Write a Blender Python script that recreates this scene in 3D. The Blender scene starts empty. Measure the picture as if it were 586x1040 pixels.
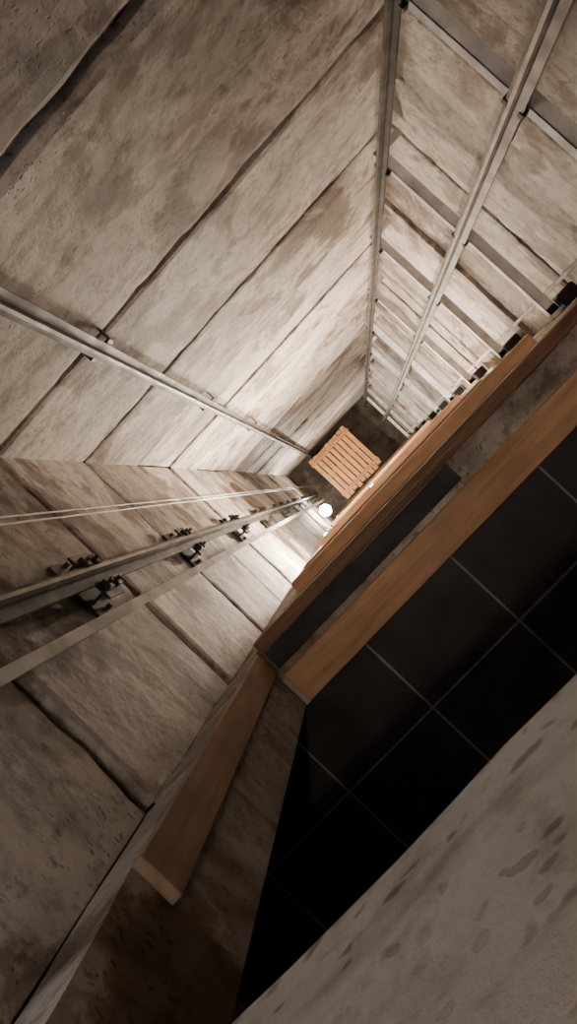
import bpy, bmesh, math, random
from mathutils import Vector, Matrix, noise
random.seed(4)
H=19.0                      # camera height above pit floor
TOP=-5.0                    # shaft continues above the camera
XB,XR,YL,YD=-1.14,1.72,1.405,-0.214
def link(o):
    bpy.context.scene.collection.objects.link(o); return o
# ---------------------------------------------------------------- materials
def newmat(name):
    m=bpy.data.materials.new(name); m.use_nodes=True
    nt=m.node_tree; b=nt.nodes['Principled BSDF']; return m,nt,b
def N(nt,t,**k):
    n=nt.nodes.new(t)
    for a,v in k.items():
        if a in n.inputs: n.inputs[a].default_value=v
        else: setattr(n,a,v)
    return n
def ramp(nt,stops):
    r=nt.nodes.new('ShaderNodeValToRGB'); e=r.color_ramp.elements
    e[0].position,e[0].color=stops[0][0],(*stops[0][1],1)
    e[1].position,e[1].color=stops[-1][0],(*stops[-1][1],1)
    for p,c in stops[1:-1]:
        x=e.new(p); x.color=(*c,1)
    return r
def mul(nt,a,b,fac=1.0,mode='MULTIPLY'):
    m=nt.nodes.new('ShaderNodeMixRGB'); m.blend_type=mode; m.inputs[0].default_value=fac
    nt.links.new(a,m.inputs[1]); nt.links.new(b,m.inputs[2]); return m
def concrete(name,light,dark,pit=1.0,shift=0.0,stain=.9):
    m,nt,b=newmat(name); L=nt.links
    tc=N(nt,'ShaderNodeTexCoord'); mp=N(nt,'ShaderNodeMapping'); L.new(tc.outputs['Object'],mp.inputs[0])
    mp.inputs['Location'].default_value=(shift,shift*.7,shift*1.3)
    n1=N(nt,'ShaderNodeTexNoise',Scale=1.9,Detail=10.0,Roughness=.68,Distortion=.3); L.new(mp.outputs[0],n1.inputs[0])
    r1=ramp(nt,[(.38,dark),(.48,tuple((x+y)/2 for x,y in zip(light,dark))),(.57,light)]); L.new(n1.outputs[0],r1.inputs[0])
    n2=N(nt,'ShaderNodeTexNoise',Scale=16.0,Detail=6.0,Roughness=.65); L.new(mp.outputs[0],n2.inputs[0])
    r2=ramp(nt,[(.36,(.60,.56,.53)),(.5,(1,1,1)),(.75,(1.0,1,1))]); L.new(n2.outputs[0],r2.inputs[0])
    c=mul(nt,r1.outputs[0],r2.outputs[0],.7)
    v=N(nt,'ShaderNodeTexVoronoi',Scale=26.0); v.inputs['Randomness'].default_value=1
    mp2=N(nt,'ShaderNodeMapping'); mp2.inputs['Scale'].default_value=(1,1,1.6)
    L.new(mp.outputs[0],mp2.inputs[0]); 
    nd=N(nt,'ShaderNodeTexNoise',Scale=14.0,Detail=3.0); L.new(mp.outputs[0],nd.inputs[0])
    ad=N(nt,'ShaderNodeMixRGB'); ad.blend_type='ADD'; ad.inputs[0].default_value=.10
    L.new(mp2.outputs[0],ad.inputs[1]); L.new(nd.outputs['Color'],ad.inputs[2]); L.new(ad.outputs[0],v.inputs[0])
    rv=ramp(nt,[(.12,(.0,.0,.0)),(.30,(1,1,1))]); L.new(v.outputs['Distance'],rv.inputs[0])
    n3=N(nt,'ShaderNodeTexNoise',Scale=2.4,Detail=5.0); L.new(mp.outputs[0],n3.inputs[0])
    r3=ramp(nt,[(.44,(1,1,1)),(.58,(0,0,0))]); L.new(n3.outputs[0],r3.inputs[0])
    mx=mul(nt,rv.outputs[0],r3.outputs[0],1.0,'LIGHTEN')
    rp=ramp(nt,[(0,(.40,.35,.31)),(1,(1,1,1))]); L.new(mx.outputs[0],rp.inputs[0])
    c2=mul(nt,c.outputs[0],rp.outputs[0],pit)
    w=N(nt,'ShaderNodeTexNoise',Scale=2.2,Detail=8.0,Roughness=.62,Distortion=1.2); mp3=N(nt,'ShaderNodeMapping'); mp3.inputs['Scale'].default_value=(.8,.8,2.2); mp3.inputs['Location'].default_value=(2,9,shift)
    L.new(mp.outputs[0],mp3.inputs[0]); L.new(mp3.outputs[0],w.inputs[0])
    rw=ramp(nt,[(.38,(.56,.50,.45)),(.45,(.84,.81,.78)),(.5,(1,1,1))]); L.new(w.outputs[0],rw.inputs[0])
    c3=mul(nt,c2.outputs[0],rw.outputs[0],.85)
    s1=N(nt,'ShaderNodeTexNoise',Scale=1.3,Detail=11.0,Roughness=.66,Distortion=.5); mp4=N(nt,'ShaderNodeMapping'); mp4.inputs['Location'].default_value=(7+shift,3,5)
    L.new(tc.outputs['Object'],mp4.inputs[0]); L.new(mp4.outputs[0],s1.inputs[0])
    rs=ramp(nt,[(.40,(.33,.27,.23)),(.45,(.54,.48,.43)),(.48,(1,1,1))]); L.new(s1.outputs[0],rs.inputs[0])
    c4=mul(nt,c3.outputs[0],rs.outputs[0],stain)
    L.new(c4.outputs[0],b.inputs['Base Color'])
    b.inputs['Roughness'].default_value=.7
    b.inputs['Specular IOR Level'].default_value=.4
    bp=N(nt,'ShaderNodeBump'); bp.inputs['Strength'].default_value=.65; bp.inputs['Distance'].default_value=.012
    mh=mul(nt,n2.outputs[0],mx.outputs[0],.6); mh2=mul(nt,mh.outputs[0],w.outputs[0],.4); L.new(mh2.outputs[0],bp.inputs['Height']); L.new(bp.outputs[0],b.inputs['Normal'])
    return m
CONS=[concrete('concrete_panel_a',(.72,.68,.63),(.44,.40,.36),.9,0,.85),
      concrete('concrete_panel_b',(.50,.455,.41),(.29,.255,.225),1,11,1.0),
      concrete('concrete_panel_c',(.80,.77,.72),(.55,.51,.47),.8,23,.75)]
M_con=CONS[0]
M_mort=concrete('mortar_dark',(.10,.075,.055),(.03,.022,.018),.8)
def metal(name,col,rough=.35,met=1.0):
    m,nt,b=newmat(name); L=nt.links
    tc=N(nt,'ShaderNodeTexCoord'); n=N(nt,'ShaderNodeTexNoise',Scale=9.0,Detail=6.0); L.new(tc.outputs['Object'],n.inputs[0])
    r=ramp(nt,[(.3,tuple(x*.6 for x in col)),(.65,col)]); L.new(n.outputs[0],r.inputs[0]); L.new(r.outputs[0],b.inputs['Base Color'])
    rr=ramp(nt,[(.3,(rough+.2,)*3),(.7,(rough,)*3)]); L.new(n.outputs[0],rr.inputs[0]); L.new(rr.outputs[0],b.inputs['Roughness'])
    b.inputs['Metallic'].default_value=met; return m
M_steel=metal('steel_rail',(.07,.06,.053),.5,.2)
M_web=metal('steel_rail_machined',(.20,.185,.17),.42,.8)
M_webB=metal('steel_rail_bright',(.42,.40,.38),.34,.85)
M_galv=metal('galvanised_steel',(.95,.95,.95),.45,.0)
M_dark=metal('dark_oily_steel',(.03,.026,.025),.4,.5)
M_rope=metal('rope_steel',(.5,.48,.45),.35,.8)
M_belt=metal('flat_cable_white',(.78,.76,.72),.6,.0)
M_sill=metal('sill_dark_metal',(.055,.053,.053),.5,.2)
def wood(name,c1,c2,axis='X'):
    m,nt,b=newmat(name); L=nt.links
    tc=N(nt,'ShaderNodeTexCoord'); mp=N(nt,'ShaderNodeMapping'); L.new(tc.outputs['Object'],mp.inputs[0])
    mp.inputs['Scale'].default_value={'X':(1.2,16,16),'Y':(16,1.2,16),'Z':(16,16,1.2)}[axis]
    n=N(nt,'ShaderNodeTexNoise',Scale=1.6,Detail=7.0,Roughness=.6,Distortion=.6); L.new(mp.outputs[0],n.inputs[0])
    r=ramp(nt,[(.32,c1),(.65,c2)]); L.new(n.outputs[0],r.inputs[0])
    n2=N(nt,'ShaderNodeTexNoise',Scale=4.0,Detail=4.0); L.new(tc.outputs['Object'],n2.inputs[0])
    r2=ramp(nt,[(.35,(.72,.68,.65)),(.6,(1,1,1))]); L.new(n2.outputs[0],r2.inputs[0])
    c=mul(nt,r.outputs[0],r2.outputs[0],.7); L.new(c.outputs[0],b.inputs['Base Color']); b.inputs['Roughness'].default_value=.55
    bp=N(nt,'ShaderNodeBump'); bp.inputs['Strength'].default_value=.3; bp.inputs['Distance'].default_value=.005
    L.new(n.outputs[0],bp.inputs['Height']); L.new(bp.outputs[0],b.inputs['Normal']); return m
M_wood=wood('pine_timber',(.66,.37,.20),(.92,.60,.36))
M_woodP=wood('platform_timber',(.36,.16,.065),(.52,.27,.12),'X')
M_woodY=wood('platform_board',(.48,.20,.07),(.70,.35,.14),'Y')
M_woodZ=wood('jamb_timber',(.28,.19,.13),(.42,.30,.21),'Z')
M_wdark=wood('stained_timber',(.16,.085,.045),(.32,.18,.10))
def tile():
    m,nt,b=newmat('dark_floor_tile'); L=nt.links
    tc=N(nt,'ShaderNodeTexCoord'); mp=N(nt,'ShaderNodeMapping'); L.new(tc.outputs['Object'],mp.inputs[0])
    mp.inputs['Location'].default_value=(-.03,.96,0)
    br=N(nt,'ShaderNodeTexBrick'); br.offset=0; br.squash=1
    br.inputs['Scale'].default_value=1.0
    br.inputs['Color1'].default_value=(.050,.046,.046,1); br.inputs['Color2'].default_value=(.058,.053,.053,1); br.inputs['Mortar'].default_value=(.32,.30,.28,1)
    br.inputs['Mortar Size'].default_value=.006; br.inputs['Brick Width'].default_value=.56; br.inputs['Row Height'].default_value=.56; br.inputs['Mortar Smooth'].default_value=.1
    L.new(mp.outputs[0],br.inputs[0])
    n=N(nt,'ShaderNodeTexNoise',Scale=5.0,Detail=6.0); L.new(tc.outputs['Object'],n.inputs[0])
    r=ramp(nt,[(.3,(.7,.7,.7)),(.7,(1.5,1.5,1.5))]); L.new(n.outputs[0],r.inputs[0])
    c=mul(nt,br.outputs['Color'],r.outputs[0],1); L.new(c.outputs[0],b.inputs['Base Color']); b.inputs['Roughness'].default_value=.35
    return m
M_tile=tile()
def emis(name,col,s):
    m,nt,b=newmat(name); b.inputs['Emission Color'].default_value=(*col,1); b.inputs['Emission Strength'].default_value=s
    n=N(nt,'ShaderNodeTexNoise',Scale=3.0); r=ramp(nt,[(0,col),(1,col)]); nt.links.new(n.outputs[0],r.inputs[0]); nt.links.new(r.outputs[0],b.inputs['Base Color']); return m
M_bulb=emis('bulb_glow',(1,.90,.74),80)
# ---------------------------------------------------------------- mesh helpers
class MB:
    def __init__(s): s.v=[];s.f=[];s.m=[];s.mats=[]
    def mi(s,m):
        if m not in s.mats: s.mats.append(m)
        return s.mats.index(m)
    def box(s,x0,x1,y0,y1,d0,d1,m,c=None):
        k=s.mi(m)
        z0,z1=H-d1,H-d0
        b=min(abs(x1-x0),abs(y1-y0),abs(z1-z0))*.12 if c is None else c
        bm=bmesh.new(); bmesh.ops.create_cube(bm,size=1)
        for v in bm.verts:
            v.co=Vector(((x0+x1)/2+v.co.x*(x1-x0),(y0+y1)/2+v.co.y*(y1-y0),(z0+z1)/2+v.co.z*(z1-z0)))
        if b>0: bmesh.ops.bevel(bm,geom=bm.edges[:],offset=b,segments=1,affect='EDGES')
        s.addbm(bm,k)
    def addbm(s,bm,k,mat=None):
        i=len(s.v); bm.verts.index_update()
        for v in bm.verts: s.v.append(tuple((mat@v.co) if mat else v.co))
        for f in bm.faces: s.f.append([i+v.index for v in f.verts]); s.m.append(k)
        bm.free()
    def prism(s,prof,d0,d1,m):
        i=len(s.v); n=len(prof); k=s.mi(m)
        for z in (H-d1,H-d0):
            for p in prof: s.v.append((p[0],p[1],z))
        for j in range(n): s.f.append([i+j,i+(j+1)%n,i+n+(j+1)%n,i+n+j]); s.m.append(k)
        s.f.append([i+j for j in reversed(range(n))]); s.m.append(k)
        s.f.append([i+n+j for j in range(n)]); s.m.append(k)
    def cyl(s,p,q,r,m,seg=10):
        p=Vector(p);q=Vector(q); d=q-p
        bm=bmesh.new(); bmesh.ops.create_cone(bm,cap_ends=True,segments=seg,radius1=r,radius2=r,depth=d.length)
        M=Matrix.Translation((p+q)/2)@d.to_track_quat('Z','Y').to_matrix().to_4x4()
        s.addbm(bm,s.mi(m),M)
    def sph(s,p,r,m):
        bm=bmesh.new(); bmesh.ops.create_uvsphere(bm,u_segments=16,v_segments=10,radius=r)
        s.addbm(bm,s.mi(m),Matrix.Translation(p))
    def panel(s,mp,u0,u1,d0,d1,m,gap=.03,off=0.0,seed=0,depth=.06,amp=.004,step=.06):
        k=s.mi(m); nu=max(2,int((u1-u0)/step)); nd=max(2,int((d1-d0)/step))
        base=len(s.v)
        def jit(t,sd): 
            return .014*noise.noise(Vector((t*2.7,sd*7.7,seed*3.3)))+.022*noise.noise(Vector((t*9,sd*5.1,seed)))+.01*noise.noise(Vector((t*25,sd*5.1,seed)))
        for layer in (0,1):
            for a in range(nu+1):
                for b in range(nd+1):
                    u=u0+(u1-u0)*a/nu; d=d0+(d1-d0)*b/nd
                    if b==0 and gap>0: d+=gap/2+jit(u,1)
                    if b==nd and gap>0: d-=gap/2+jit(u,2)
                    n=off+amp*2*noise.noise(Vector((u*2.2,d*2.2,seed)))+amp*noise.noise(Vector((u*7,d*7,seed)))
                    if b in(0,nd): n-=.006
                    if layer: n=-depth
                    s.v.append(mp(u,d,n))
        W=nd+1; T=(nu+1)*W
        for a in range(nu):
            for b in range(nd):
                i=base+a*W+b; s.f.append([i,i+W,i+W+1,i+1]); s.m.append(k)
        def strip(idx):
            for i,j in zip(idx[:-1],idx[1:]): s.f.append([base+i,base+j,base+T+j,base+T+i]); s.m.append(k)
        strip([a*W for a in range(nu+1)]); strip([a*W+nd for a in range(nu+1)])
        strip([b for b in range(nd+1)]); strip([nu*W+b for b in range(nd+1)])
    def obj(s,name,smooth=False,parent=None):
        me=bpy.data.meshes.new(name); me.from_pydata(s.v,[],s.f)
        for m in s.mats: me.materials.append(m)
        for p,k in zip(me.polygons,s.m): p.material_index=k; p.use_smooth=smooth
        me.update(); bm=bmesh.new(); bm.from_mesh(me); bmesh.ops.recalc_face_normals(bm,faces=bm.faces); bm.to_mesh(me); bm.free()
        o=bpy.data.objects.new(name,me); link(o)
        if parent: o.parent=parent
        return o
# ---------------------------------------------------------------- shaft walls
CO=[-5.0,-3.8,-2.6,-1.4,-.3,.95,2.15,3.5,4.72,5.93,6.96,8.15,9.35,10.55,11.75,12.95,14.15,15.35,16.55,17.75,19.0]
def wall(name,mp,back,u0,u1,seed,tones):
    b=MB()
    for i in range(len(CO)-1):
        b.panel(mp,u0,u1,CO[i],CO[i+1],CONS[tones[max(0,i-3)%len(tones)]],gap=.058,off=random.uniform(-.018,.018),seed=seed+i)
    b.box(*back,TOP,19.0,M_mort,c=0)
    return b.obj(name)
wall('wall_left',lambda u,d,n:(u,YL-n,H-d),(XB-.05,XR+.05,YL+.045,YL+.25),XB,XR,10,[1,1,1,0,2,0,2,2,0,2])
wall('wall_back',lambda u,d,n:(XB+n,u,H-d),(XB-.25,XB-.045,YD-.35,YL+.25),YD,YL,40,[1,1,1,1,0,1,0,2])
wall('wall_right',lambda u,d,n:(XR-n,u,H-d),(XR+.045,XR+.25,YD-.35,YL+.25),YD,YL,70,[1,1,0,1,2,0,2])
YO=-.54; XJ0,XJ1=-.93,1.40
OPEN=[(.565,3.4),(4.6,6.6),(7.7,9.8),(10.8,12.9),(13.9,16.0)]
b=MB()
mpD=lambda u,d,n:(u,YD+n,H-d)
sol=[(TOP,.565)]+[(OPEN[i][1]+.02,OPEN[i+1][0]) for i in range(4)]+[(16.02,19.0)]
for i,(a,c) in enumerate(sol):
    b.panel(mpD,XJ0,XJ1,a,c,M_con,gap=.0,seed=100+i,off=0,depth=.05)
    b.box(XJ0,XJ1,YO,YD-.04,a,c,M_con,c=.01)
for t,f in OPEN: b.box(XJ0+.002,XJ1-.002,YO,YD-.02,f,f+.03,M_con,c=0)
for i in range(len(CO)-1):
    b.panel(mpD,XB,XJ0,CO[i],CO[i+1],CONS[1],gap=.02,seed=120+i,depth=.05)
    b.panel(mpD,XJ1,XR,CO[i],CO[i+1],M_con,gap=.02,seed=140+i,depth=.05)
b.box(XB-.03,XJ0-.002,YO,YD-.03,TOP,19,CONS[1],c=.005)
b.box(XJ1+.002,XR+.03,YO,YD-.03,TOP,19,M_con,c=.005)
b.obj('wall_front')
for i,(t,f) in enumerate(OPEN):
    b=MB(); b.box(-2.2,2.6,-2.4,YO-.001,f,f+.28,M_tile,c=0); b.obj('floor_landing')
b=MB()
b.box(-2.2,2.6,-2.6,-2.4,TOP,16.3,M_con,c=0); b.box(-2.4,-2.2,-2.6,YO,TOP,16.3,M_con,c=0); b.box(2.6,2.8,-2.6,YO,TOP,16.3,M_con,c=0)
b.box(-2.2,XB-.27,YO-.0,YO+.15,TOP,16.3,M_con,c=0); b.box(XR+.27,2.6,YO,YO+.15,TOP,16.3,M_con,c=0)
b.obj('wall_landing')
b=MB(); b.box(XB-.3,XR+.3,YD-.4,YL+.3,19.0,19.25,M_mort,c=0); b.obj('floor_pit')
b=MB(); b.box(-2.4,2.8,-2.6,YL+.3,TOP-.25,TOP,M_con,c=0); b.obj('ceiling')
for i,(t,f) in enumerate(OPEN):
    b=MB()
    b.box(XJ0,XJ1-.02,YD+.004,YD+.045,f+.10,f+.22,M_wdark)
    b.box(XJ0+.02,XJ1-.02,YD-.012,YD+.018,f-.03,f-.002,M_wdark)
    b.obj('sill_beam')
    b=MB(); b.box(XJ0+.04,.32,-.33,YD-.02,f-.015,f-.001,M_sill,c=.002)
    for y in(-.25,-.31): b.box(XJ0+.04,.32,y-.004,y+.004,f-.022,f-.012,M_sill,c=0)
    b.obj('door_sill_track')
    b=MB(); b.box(XJ0+.04,XJ1-.02,-.53,-.36,f-.055,f-.003,M_wood,c=.004); b.obj('threshold_plank')
    b=MB(); b.box(XJ0+.001,XJ0+.035,-.33,YD+.006,(t+.02 if i else 1.5),f-.06,M_woodZ,c=.003); b.obj('door_jamb_board')
    if i:
        b=MB(); b.box(-.75,1.3,YD+.008,YD+.085,t-.12,t+.03,M_wood,c=.006); b.obj('lintel_beam')
# ---------------------------------------------------------------- rails
def trail(b,x,y,dx,dy,d0,d1,m,w=.09,h=.062,t=.010,hd=.016,web=None):
    px,py=-dy,dx
    T=lambda P:[(x+px*u+dx*v,y+py*u+dy*v) for u,v in P]
    b.prism(T([(-w/2,0),(w/2,0),(w/2,t),(hd/2,t*1.3),(hd/2,h*.5),(-hd/2,h*.5),(-hd/2,t*1.3),(-w/2,t)]),d0,d1,m)
    b.prism(T([(-hd/2,h*.5),(hd/2,h*.5),(hd/2,h),(-hd/2,h)]),d0,d1,web or M_web)
b=MB(); trail(b,-.38,1.30,0,-1,-4.9,18.95,M_steel)
for d in (1.2,6.2,11.2,16.2): b.box(-.43,-.33,1.302,1.318,d,d+.4,M_dark)
for k in range(8):
    d=.6+2.5*k+.3
    b.box(-.45,-.31,1.305,1.32,d,d+.06,M_steel); b.box(-.45,-.44,1.31,YL-.02,d,d+.06,M_steel); b.box(-.32,-.31,1.31,YL-.02,d,d+.06,M_steel)
b.obj('guide_rail')
b=MB(); trail(b,-1.03,.53,1,0,-4.9,18.95,M_steel,w=.10,h=.065)
b.obj('guide_rail')
BR=[1.3,3.0,4.75,6.7,8.7,10.8,12.9,15,17]
for d in BR:
    b=MB()
    b.box(XB+.012,XB+.03,.38,.68,d-.12,d+.12,M_dark)
    for y in(.44,.60): 
        b.box(XB+.03,-1.045,y,y+.014,d-.10,d+.10,M_dark); 
    b.box(-1.045,-1.032,.41,.65,d-.10,d+.10,M_dark)
    for y in(.465,.595):
        for dd in(-.05,.05):
            b.box(-1.03,-1.004,y-.024,y+.024,d+dd-.024,d+dd+.024,M_dark); b.cyl((-1.008,y,H-d-dd),(-.985,y,H-d-dd),.01,M_steel,6)
    for y in(.405,.655):
        b.cyl((XB+.03,y,H-d),(XB+.055,y,H-d),.012,M_steel,6)
    b.obj('rail_bracket')
b=MB(); trail(b,1.47,1.19,-1,0,-4.9,18.95,M_steel,w=.075,h=.055); b.obj('guide_rail')
b=MB(); trail(b,1.47,.555,-1,0,-4.9,18.95,M_web,w=.09,h=.065,web=M_webB)
for d in(2.9,7.9,12.9): b.box(1.472,1.485,.51,.60,d,d+.35,M_steel)
b.obj('guide_rail')
for k in range(11):
    d=[1.5,2.98,4.57,6.1,7.75,9.4,11,12.6,14.2,15.8,17.4][k]
    b=MB(); X2=XR-.022
    b.box(1.49,1.555,-.16,1.29,d,d+.006,M_galv,c=.001); b.box(1.49,1.496,-.16,1.29,d,d+.06,M_galv,c=.001)
    for y in(1.284,-.16):
        b.box(1.49,X2,y,y+.006,d,d+.06,M_galv,c=.001); b.box(1.49,X2,y-(.045 if y>0 else 0),y+(.045 if y<0 else 0),d,d+.006,M_galv,c=.001)
    for y in(1.19,.555):
        for s in(-.042,.042): b.box(1.455,1.489,y+s-.014,y+s+.014,d+.012,d+.05,M_dark)
    b.box(1.56,1.69,-.19,-.10,d-.08,d+.05,M_dark)
    b.obj('counterweight_bracket')
b=MB(); b.cyl((1.67,-.05,0),(1.67,-.05,H+4.9),.013,M_belt); b.obj('cable_conduit')
b=MB()
for x,y in((-.95,.83),(-.93,.78)): b.cyl((x,y,.3),(x,y,H+4.9),.004,M_rope,8)
b.obj('hoist_ropes')
b=MB(); b.box(-.905,-.90,.275,.315,-4.9,18.6,M_belt,c=.001); b.obj('travelling_cable')
# ---------------------------------------------------------------- platform in the pit
b=MB(); y0,y1=-.1,1.20
for j in range(9):
    x=-.52+j*.138; b.box(x,x+.112,y0+random.uniform(-.03,.03),y1+random.uniform(-.02,.02),18.0,18.04,M_woodY)
for y in(0,.55,1.08): b.box(-.52,.7,y,y+.1,18.04,18.14,M_woodP)
for y in(.0,1.02): b.box(-.54,.72,y,y+.09,17.95,17.999,M_woodP)
for x in(-.45,.6):
    for y in(.02,1.10): b.box(x,x+.08,y,y+.08,18.14,19,M_woodZ)
b.obj('wooden_platform')
# lamps
def bulb(name,p,e,r,col):
    par=bpy.data.objects.new(name,None); link(par); par.location=p
    b=MB(); b.sph((0,0,0),r,M_bulb); b.cyl((0,0,-r*.6),(0,0,-r*2.6),r*.5,M_dark); o=b.obj('bulb'); o.parent=par
    l=bpy.data.lights.new(name+'_light','POINT'); l.energy=e; l.color=col; l.shadow_soft_size=r*1.05
    o=bpy.data.objects.new(name+'_light',l); link(o); o.parent=par; return par
WARM=(1,.80,.60)
bulb('work_lamp',(-.70,-.16,H-8.35),3400,.035,(1,.84,.68))
bulb('work_lamp',(.05,-.16,H-8.05),3400,.035,WARM)
bulb('work_lamp',(.1,-.175,H-5.2),30,.03,WARM)
bulb('pit_lamp',(-.94,.09,H-15.5),3800,.13,(1,.88,.72))
bulb('shaft_fill',(.5,.95,H+4.4),1500,.06,(1,.82,.66))  # added fill light, unseen overhead, brightens bracket tops and near walls
bulb('torch_lamp',(-1.0,.45,H-.85),30,.03,(.6,.8,1))
w=bpy.data.worlds.new('World'); bpy.context.scene.world=w; w.use_nodes=True
w.node_tree.nodes['Background'].inputs[0].default_value=(.3,.25,.2,1); w.node_tree.nodes['Background'].inputs[1].default_value=.05
# ---------------------------------------------------------------- camera
F=750.0; roll=-math.radians(46.9)
nc=Vector((72,32,-F)).normalized()
R=Matrix.Rotation(roll,3,'Z')@nc.rotation_difference(Vector((0,0,-1))).to_matrix()
cam=bpy.data.cameras.new('camera'); co=bpy.data.objects.new('camera',cam); link(co)
co.matrix_world=Matrix.Translation((0,0,H))@R.to_4x4()
cam.sensor_fit='VERTICAL'; cam.sensor_height=36; cam.lens=36*F/1040; cam.clip_start=.02
bpy.context.scene.camera=co
